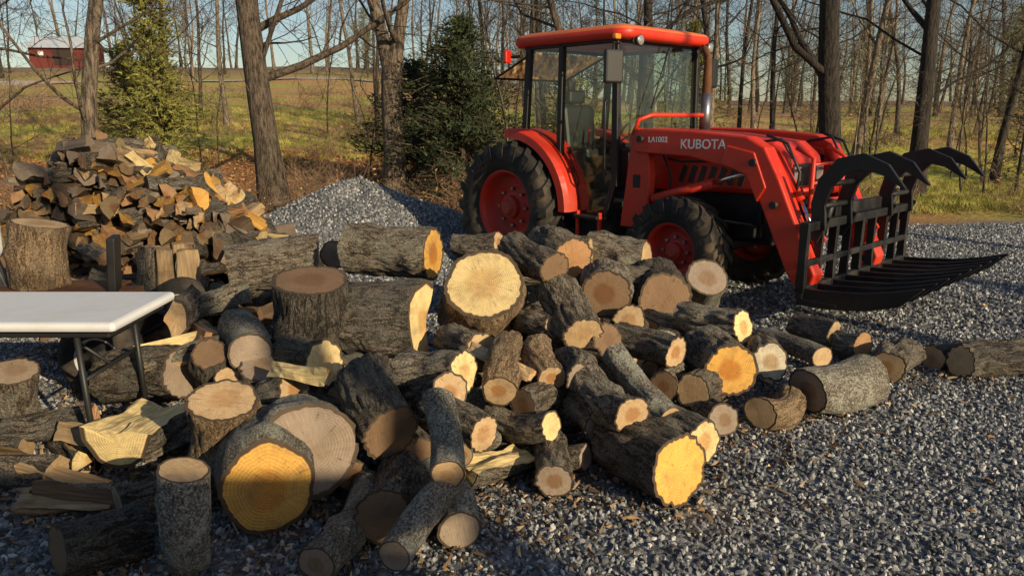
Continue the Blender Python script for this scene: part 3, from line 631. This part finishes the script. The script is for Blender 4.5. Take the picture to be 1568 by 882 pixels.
# ---------------------------------------------------------------- folding table
tb=empty('folding_table')
box('table_top',(-2.62,3.45,.72),(1.75,.62,.045),white,tb,b=.018)
box('table_skirt',(-2.62,3.45,.68),(1.66,.54,.035),plast,tb)
for x in (-1.95,-3.3):
    for y in (3.2,3.7): tube('leg',[(x,y,.68),(x+.02,y,.0)],.014,plast,tb,10)
    tube('leg_brace',[(x+.015,3.2,.12),(x+.015,3.7,.12)],.01,plast,tb,8); tube('leg_brace',[(x,3.2,.45),(x,3.7,.45)],.01,plast,tb,8)
    tube('leg_strut',[(x,3.45,.45),(x-.3 if x>-2.5 else x+.3,3.45,.67)],.009,plast,tb,8)
# ---------------------------------------------------------------- log splitter
ls=empty('log_splitter')
prism('beam',[(-3.9,.36),(-2.45,.36),(-2.45,.53),(-3.9,.53)],4.70,4.84,rust,ls,.006)
box('log_cradle',(-2.98,4.77,.535),(.8,.34,.02),rust,ls); box('end_plate',(-2.56,4.7,.68),(.05,.2,.4),plast,ls,(0,.08,.3))
prism('splitting_wedge',[(-3.5,.54),(-3.3,.54),(-3.38,.8),(-3.5,.8)],4.74,4.8,steel,ls,.004)
tube('ram_cylinder',[(-3.9,4.77,.65),(-3.5,4.77,.65)],.06,white,ls)
rimm=simple('painted_rim',(.5,.5,.48),.5)
for y in (4.2,5.3):
    lathe('wheel_tyre',[(-.06,.13),(-.07,.19),(-.05,.24),(.05,.24),(.07,.19),(.06,.13)],rubber,ls,(-2.42,y,.24),32)
    lathe('wheel_rim',[(.062,.135),(.06,.122),(.03,.118)],rimm,ls,(-2.42,y,.24),32,-1)
    lathe('wheel_disc',[(.03,.12),(.015,.05),(.05,.045),(.05,0)],blk,ls,(-2.42,y,.24),32,-1)
    lathe('wheel_hub',[(.05,.03),(.08,.026),(.08,0)],steel,ls,(-2.42,y,.24),16,-1)
tube('axle',[(-2.42,4.2,.24),(-2.42,5.3,.24)],.025,blk,ls); box('axle_frame',(-2.5,4.77,.3),(.2,.5,.13),blk,ls)
box('fluid_tank',(-3.62,4.75,.86),(.5,.3,.3),white,ls,b=.04); box('engine',(-3.6,4.75,1.1),(.36,.3,.16),plast,ls,b=.03); tube('air_filter',[(-3.5,4.72,1.16),(-3.42,4.68,1.16)],.07,plast,ls)
tube('tongue',[(-2.45,4.77,.42),(-2.2,4.77,.3)],.03,blk,ls); tube('jack_stand',[(-3.8,4.77,.36),(-3.8,4.77,0)],.03,blk,ls)
log((-305,478,95.5),(-309,477,54.8),.165,'t','t',empty('log_on_splitter'),'log')
# ---------------------------------------------------------------- trees
def treemat(name,a,b,bp=True):
    m=M(name,.9); o=m.obj(); f=m.noise(m.mapp(o,(1,1,.22)),22,4 if bp else 2,.75)
    m.set('Base Color',m.ramp(f,[(.38,a),(.62,b)]))
    if bp: m.bump(f,1.,.06)
    return m.m
tbark=treemat('tree_bark',(.018,.013,.01),(.16,.12,.085)); tbark2=treemat('tree_bark_pale',(.035,.027,.02),(.25,.19,.135)); tbd=treemat('tree_bark_dark',(.008,.006,.005),(.055,.042,.032))
fb=[treemat('far_bark',(.022,.017,.013),(.14,.105,.075),False),treemat('far_bark_pale',(.05,.042,.03),(.29,.22,.155),False),treemat('far_bark_dark',(.01,.008,.007),(.06,.047,.035),False)]
def gtree(seed,H,r0,lean=(0,0),counts=(11,7,5),twig=.006,start=.3,fork=False,crook=.16,n0=10,SID=None):
    rg=random.Random(seed); V=[];F=[]
    SID=SID or [n0,5,3,3]; SEG=[9,6,4,3]
    def grow(p,d,L,r,lvl):
        ns=SEG[lvl]; pts=[p.copy()]; rads=[r*(1.35 if lvl==0 else 1)]; q=p.copy(); dd=d.copy()
        for k in range(ns):
            dd=(dd+Vector((rg.gauss(0,1),rg.gauss(0,1),rg.gauss(0,.6)))*crook*(.35 if lvl==0 else 1.35)+Vector((0,0,.05 if lvl else .06))).normalized()
            q=q+dd*(L/ns); pts.append(q.copy()); t=(k+1)/ns; rads.append(max(twig*.6,r*(1-t*.75)))
        tubeVF(V,F,pts,rads,SID[lvl],False)
        if lvl>=len(counts): return
        for c_ in range(counts[lvl]):
            t=rg.uniform(start if lvl==0 else .15,1.); f=t*ns; i=min(ns-1,int(f)); pp=pts[i].lerp(pts[i+1],f-i); rr=rads[i]+(rads[i+1]-rads[i])*(f-i)
            ax=(pts[i+1]-pts[i]).normalized(); a=rg.uniform(0,6.28); s=ax.cross(Vector((math.cos(a),math.sin(a),.3))).normalized()
            ang=rg.uniform(.6,1.3); nd=(ax*math.cos(ang)+s*math.sin(ang)).normalized()
            grow(pp,nd,L*rg.uniform(.22,.48)*(1.1-.4*t if lvl==0 else 1),max(twig,rr*rg.uniform(.2,.45)),lvl+1)
    d=Vector((lean[0],lean[1],1)).normalized()
    if fork:
        base=[Vector((0,0,-.1)),Vector((.02,0,H*.08)),Vector((.0,0,H*.16)),Vector((.03,.0,H*.22))]
        tubeVF(V,F,base,[r0*1.35,r0,r0*.95,r0*1.0],n0,False)
        grow(base[-1]-Vector((0,0,.1)),Vector((-.28,0,1)).normalized(),H*.75,r0*.6,0); grow(base[-1]-Vector((0,0,.1)),Vector((.3,.1,1)).normalized(),H*.75,r0*.6,0)
    else: grow(Vector((0,0,-.15)),d,H,r0,0)
    return V,F
def treeobj(name,x,y,args,mat,rz=0):
    V,F=gtree(**args); o=mk(name,V,F,mat,smooth=True); o.location=(x,y,hgt(x,y)); o.rotation_euler=(0,0,rz); return o
treeobj('bare_tree',-6.2,11.,dict(seed=3,H=9,r0=.13,counts=(20,9,6),start=.12),tbark2)
treeobj('bare_tree',-4.25,13.4,dict(seed=12,H=12,r0=.235,lean=(-.01,0),counts=(20,9,6),start=.14,crook=.14),tbark)
treeobj('bare_tree',-2.35,15,dict(seed=21,H=11,r0=.22,counts=(15,9,6),start=.05,fork=True),tbark2)
treeobj('bare_tree',5.6,13,dict(seed=33,H=12,r0=.2,lean=(-.04,.0),counts=(20,9,6),start=.14,crook=.2),tbd)
treeobj('bare_tree',8.1,15,dict(seed=45,H=12,r0=.17,lean=(.01,0),counts=(18,9,6),start=.16),tbd)
treeobj('bare_tree',12,16,dict(seed=55,H=9,r0=.11,counts=(18,9,5),start=.2,crook=.22),tbark)
treeobj('bare_tree',-9.5,13,dict(seed=57,H=9,r0=.12,counts=(18,9,5),start=.12,crook=.22),tbark)
treeobj('bare_tree',1.6,17,dict(seed=58,H=9,r0=.12,counts=(18,9,5),start=.12,crook=.22),tbark)
treeobj('bare_tree',3.4,19,dict(seed=59,H=10,r0=.14,counts=(18,9,5),start=.12,crook=.22),tbd)
for (x,y,sd_,H) in ((6.6,-4.4,61,8),(10.8,-3.4,62,9),(14,.5,64,8)):  # trees behind the camera, added to throw dappled shade on the pile
    treeobj('bare_tree',x,y,dict(seed=sd_,H=H,r0=.16,counts=(12,6,4),start=.1,twig=.01,crook=.2),tbark)
tvar=[]
for k in range(8):
    V,F=gtree(100+k,R_.uniform(10,14),R_.uniform(.11,.17),counts=(13,7,5),twig=.008,start=.2,n0=6)
    me=bpy.data.meshes.new('woodland_tree'); me.from_pydata([tuple(v) for v in V],[],F); me.materials.append(fb[k%3]); me.polygons.foreach_set('use_smooth',[True]*len(F)); tvar.append(me)
wd=empty('distant_woodland')
def inst(me,x,y,s,par,nm):
    o=bpy.data.objects.new(nm,me); link(o,par); o.location=(x,y,hgt(x,y)-.05); o.rotation_euler=(R_.gauss(0,.03),R_.gauss(0,.03),R_.uniform(0,6.28)); o.scale=(s,s,s*R_.uniform(.9,1.15))
for i in range(230):
    y=R_.uniform(46,120); x=R_.uniform(-.8,.8)*y
    if x<-2 and y<68: continue
    if x<0 and R_.random()<.25: continue
    if abs(x/y+.58)<.045 and y<102: continue
    inst(R_.choice(tvar),x,y,R_.uniform(.5,.9)*(1+y/170),wd,'woodland_tree')
for i in range(30):
    y=R_.uniform(17,36); x=R_.uniform(-.8,.85)*y
    if abs(x/y+.58)<.05: continue
    inst(R_.choice(tvar),x,y,R_.uniform(.4,.8),wd,'woodland_tree')
def foliage(name,a,b):
    m=M(name,.75); n=m.noise(m.obj(),1.6,3,.6)
    m.set('Base Color',m.ramp(m.math('MULTIPLY_ADD',m.island(),.5,m.math('MULTIPLY',n,.6)),[(.2,a),(.85,b)])); return m.m
ced=foliage('cedar_foliage',(.05,.062,.012),(.31,.29,.06)); dkf=foliage('dark_conifer_foliage',(.01,.018,.008),(.065,.085,.026))
def conifer(seed,H,W,nb,dens=14):
    rg=random.Random(seed); V=[];F=[]
    tubeVF(V,F,[Vector((0,0,-.1)),Vector((.03,0,H*.5)),Vector((0,0,H*.97))],[.07*H/4,.045*H/4,.01],7,False); nt0=len(F)
    for i in range(nb):
        t=rg.random()**.8; z=H*(.06+.92*t); L=W*(1-t)**.6*rg.uniform(.35,1.3)+.08; a=rg.uniform(0,6.28); el=rg.uniform(-.15,.6)
        d=Vector((math.cos(a)*math.cos(el),math.sin(a)*math.cos(el),math.sin(el))); p0=Vector((0,0,z))
        p1=p0+d*L*.6; p2=p0+d*L+Vector((0,0,-.12*L)); tubeVF(V,F,[p0,p1,p2],[.012,.008,.004],3,False)
        for k in range(int(dens*(.5+L))):
            u=rg.uniform(.25,1.05); c_=p0.lerp(p2,u)+Vector((rg.gauss(0,1),rg.gauss(0,1),rg.gauss(0,.8)))*.06*(1+L*.5)
            for q in range(5):
                n=Vector((rg.gauss(0,1),rg.gauss(0,1),rg.gauss(0,1))).normalized(); s=rg.uniform(.02,.065)
                b=(n.cross(d)).normalized()*s*.25; e=c_+(d*.6+n*.9)*s*1.6; st=len(V); V+= [c_-b,c_+b,e]; F.append((st,st+1,st+2))
    mi=[0]*nt0+[1 if len(f)==3 else 0 for f in F[nt0:]]
    return V,F,mi
def conobj(name,x,y,a,mat):
    V,F,mi=conifer(*a); o=mk(name,V,F,[tbark,mat],None,mi); o.location=(x,y,hgt(x,y)); return o
conobj('cedar_tree',-6.6,14.2,(1,4.2,.85,230,24),ced)
conobj('cedar_tree',-8.3,16.5,(2,3.0,.8,130,20),ced)
conobj('conifer_tree',-.95,14.4,(3,3.4,1.6,300,20),dkf)
conobj('conifer_tree',-2.0,15.9,(4,2.7,1.4,200,18),dkf)
conobj('cedar_tree',1.3,17.6,(5,2.6,1.1,130,18),ced)
conobj('conifer_tree',13.4,18,(6,4.2,1.9,240,16),dkf)
conobj('cedar_tree',5.0,21,(7,3.6,1.3,150,16),ced)
conobj('conifer_tree',10.8,.4,(8,3.6,1.2,160,14),dkf)  # out-of-view conifer, added to shade the gravel on the right
cv=[]
for k in range(3):
    V,F,mi=conifer(60+k,6,1.9,180,10); me=bpy.data.meshes.new('woodland_conifer'); me.from_pydata([tuple(v) for v in V],[],F); me.materials.append(tbark); me.materials.append(dkf if k else ced); me.polygons.foreach_set('material_index',mi); cv.append(me)
for i in range(30):
    y=R_.uniform(36,95); x=R_.uniform(-.3,.8)*y
    if x<-2 and y<68: continue
    inst(R_.choice(cv),x,y,R_.uniform(.6,1.2),wd,'woodland_conifer')
bv=[]
brm=simple('brush_twigs',(.24,.155,.095),.9,0,.4,3); lfm=M('dry_leaves',.8); lfm.set('Base Color',lfm.ramp(lfm.island(),[(0,(.08,.04,.015)),(.5,(.32,.155,.055)),(1,(.52,.33,.14))])); lfm=lfm.m
for k in range(5):
    rg=random.Random(k+70); V=[];F=[]
    for i in range(46):
        p=Vector((rg.gauss(0,.35),rg.gauss(0,.35),0)); d=Vector((rg.gauss(0,.5),rg.gauss(0,.5),1)).normalized(); L=rg.uniform(.5,1.5); P=[p.copy()]
        for s in range(5):
            d=(d+Vector((rg.gauss(0,.25),rg.gauss(0,.25),rg.gauss(-.1,.15)))).normalized(); p=p+d*L/5; P.append(p.copy())
        tubeVF(V,F,P,[.008,.007,.006,.005,.004,.002],3,False)
        for s in range(4):
            q=P[rg.randint(2,5)]; e=q+Vector((rg.gauss(0,.2),rg.gauss(0,.2),rg.gauss(0.05,.15))); tubeVF(V,F,[q,e],[.004,.002],3,False)
    n0=len(F)
    for i in range(40):
        c_=Vector((rg.gauss(0,.45),rg.gauss(0,.45),rg.uniform(.1,1.0))); a=Vector((rg.gauss(0,1),rg.gauss(0,1),rg.gauss(0,1)))*.03; b=Vector((rg.gauss(0,1),rg.gauss(0,1),rg.gauss(0,1)))*.03; st=len(V); V+=[c_,c_+a,c_+a+b,c_+b]; F.append((st,st+1,st+2,st+3))
    me=bpy.data.meshes.new('brush'); me.from_pydata([tuple(v) for v in V],[],F); me.materials.append(brm); me.materials.append(lfm); me.polygons.foreach_set('material_index',[0]*n0+[1]*(len(F)-n0)); bv.append(me)
sv=[]
for k in range(4):
    V,F=gtree(200+k,R_.uniform(3.4,4.6),.035,counts=(14,6,3),twig=.0045,start=.12,n0=5,SID=[5,3,3,3],crook=.24)
    me=bpy.data.meshes.new('sapling'); me.from_pydata([tuple(v) for v in V],[],F); me.materials.append(fb[(0,2,0,1)[k]]); sv.append(me)
br=empty('roadside_brush')
for i in range(130):
    y=R_.uniform(10.8,16.)+abs(R_.gauss(0,1.)); x=R_.uniform(-.85,.8)*y
    if x>5.5 and R_.random()<.85: continue
    if y<12.2 and -4.3<x<0.2: y+=1.6
    inst(R_.choice(bv),x,y,R_.uniform(.4,.85),br,'brush')
for i in range(70):
    y=R_.uniform(20,55); x=R_.uniform(-.8,.8)*y; inst(R_.choice(bv),x,y,R_.uniform(.6,1.3),br,'brush')
for i in range(60):
    y=R_.uniform(12.5,27); x=R_.uniform(-.8,.8)*y
    if -6.9<x*14/y<-6.2 or abs(x/y+.58)<.05: continue
    inst(R_.choice(sv),x,y,R_.uniform(.6,1.2),br,'sapling')
for (x,y) in ((9.3,11.9),(9.9,12.3),(8.9,12.5),(10.6,12.8)): inst(bv[0],x,y,.8,br,'brush')
lm=M('leaf_litter',.8); lm.set('Base Color',lm.ramp(lm.rnd(),[(0,(.09,.04,.018)),(.5,(.4,.185,.06)),(1,(.66,.4,.17))])); lm=lm.m
LV=[(-.04,0,0),(-.01,.025,.01),(.04,.005,-.004),(0,-.025,.012)]
def patch(x0,x1,y0,y1,n=14):
    V=[(x0+(x1-x0)*i/n,y0+(y1-y0)*j/n,hgt(x0+(x1-x0)*i/n,y0+(y1-y0)*j/n)+.015) for j in range(n+1) for i in range(n+1)]
    F=[(j*(n+1)+i,j*(n+1)+i+1,(j+1)*(n+1)+i+1,(j+1)*(n+1)+i) for j in range(n) for i in range(n)]; return V,F
V,F=patch(-14,5,10.8,22,30); scatter('leaf_litter',V,F,[srcobj('leaf',LV,[(0,3,2,1)],lm)],100,.8,1.6,4,flat=True)
V,F=patch(5,13,12.6,16,10); scatter('leaf_litter',V,F,[srcobj('leaf',LV,[(0,3,2,1)],lm)],25,.8,1.5,14,flat=True)
V,F=patch(-3.5,5,1.6,9,4); scatter('fallen_leaves',V,F,[srcobj('leaf',LV,[(0,3,2,1)],lm)],2.5,.4,.9,9,flat=True)
gm_=M('grass_blades',.8); gm_.set('Base Color',gm_.ramp(gm_.rnd(),[(0,(.14,.15,.02)),(.5,(.4,.38,.07)),(1,(.58,.43,.16))])); gm_=gm_.m
def tufts():
    out=[]
    for k in range(3):
        rg=random.Random(k); V=[];F=[]
        for i in range(22):
            x,y=rg.gauss(0,.07),rg.gauss(0,.07); dx,dy=rg.gauss(0,.05),rg.gauss(0,.05); st=len(V); V+=[(x-.006,y,0),(x+.006,y,0),(x+dx,y+dy,rg.uniform(.04,.14))]; F.append((st,st+1,st+2))
        out.append(srcobj('grass_tuft',V,F,gm_))
    return out
V,F=patch(-22,26,20,36,30); scatter('grass',V,F,tufts(),8,.8,1.6,6,upright=True)
V,F=patch(6.5,16,12.8,18,16); scatter('grass',V,F,tufts(),50,.7,1.2,7,upright=True)
# ---------------------------------------------------------------- buildings
bx,by=-56,98; bz=hgt(bx,by)+.1
bn=empty('red_barn',(bx,by,bz),.12)
bred=simple('barn_boards',(.14,.026,.02),.8,0,.3,.7); bw=simple('metal_roof',(.62,.66,.71),.4,.1,.1,.4)
prism('barn_walls',[(-3.2,-.5),(3.2,-.5),(3.2,2.1),(-3.2,2.1)],-3,3,bred,bn,0)
V=[(-3.6,-3.5,2.05),(3.6,-3.5,2.05),(3.6,0,3.6),(-3.6,0,3.6),(-3.6,3.5,2.05),(3.6,3.5,2.05)]
o=mk('roof',V,[(0,1,2,3),(3,2,5,4)],bw,bn); o.modifiers.new('s','SOLIDIFY').thickness=.08
for s in (-3.2,3.2): mk('gable',[(s,-3,2.1),(s,3,2.1),(s,0,3.42)],[(0,1,2)],bred,bn)
box('barn_door',(.6,-3.04,1.0),(2.0,.06,2.),simple('barn_door_boards',(.04,.025,.02),.8),bn); box('window',(-1.8,-3.04,1.3),(.6,.06,.6),white,bn)
gar=empty('unseen_shade_building')  # unseen building behind the camera, added and sized to shade the left foreground
gw=simple('siding_paint',(.45,.42,.37),.8,0,.1,2)
gx0,gx1,gy0,gy1,gh=-10,4.9,-10,-3.5,3.0
box('shade_building_walls',((gx0+gx1)/2,(gy0+gy1)/2,gh/2),(gx1-gx0,gy1-gy0,gh),gw,gar,b=0)
for k in range(14): box('siding_course',((gx0+gx1)/2,gy1+.008,.1+k*.2),(gx1-gx0,.016,.012),gw,gar,b=0)
V=[(gx0-.3,gy1+.3,gh),(gx1+.3,gy1+.3,gh),(gx1+.3,-6.75,4.2),(gx0-.3,-6.75,4.2),(gx0-.3,gy0-.3,gh),(gx1+.3,gy0-.3,gh)]
o=mk('roof',V,[(0,1,2,3),(3,2,5,4)],simple('shingles',(.08,.075,.07),.9),gar); o.modifiers.new('s','SOLIDIFY').thickness=.1
for s in (gx0,gx1): mk('gable',[(s,gy0,gh),(s,gy1,gh),(s,-6.75,4.05)],[(0,1,2)],gw,gar)
for x in (-6,-1.2): box('shade_building_door',(x,gy1+.03,1.1),(2.6,.05,2.2),white,gar,b=.01)
box('window',(2.4,gy1+.03,1.5),(1,.05,.9),plast,gar)
# ---------------------------------------------------------------- light
S=Vector((.66,-.75,0)).normalized(); el=math.radians(20)
sd=Vector((S.x*math.cos(el),S.y*math.cos(el),math.sin(el)))
su=bpy.data.lights.new('sun','SUN'); su.energy=5; su.angle=math.radians(.5); su.color=(1,.82,.54)
so=bpy.data.objects.new('sun',su); so.rotation_euler=sd.to_track_quat('Z','Y').to_euler(); so.location=(20,-20,20); link(so)
w=bpy.data.worlds.new('World'); scene.world=w; w.use_nodes=True; nt=w.node_tree; bg=nt.nodes['Background']
sk=nt.nodes.new('ShaderNodeTexSky'); sk.sky_type='NISHITA'; sk.sun_disc=False; sk.sun_elevation=el; sk.sun_rotation=math.atan2(S.x,S.y); sk.air_density=1.; sk.dust_density=.8; sk.ozone_density=1.
nt.links.new(sk.outputs[0],bg.inputs[0]); bg.inputs[1].default_value=.095
cam=bpy.data.cameras.new('camera'); cam.lens=36*1140/1568; cam.clip_end=900; cam.clip_start=.05
co=bpy.data.objects.new('camera',cam); co.location=(0,0,1.62); co.rotation_euler=(math.radians(90-12.9),0,0); link(co); scene.camera=co
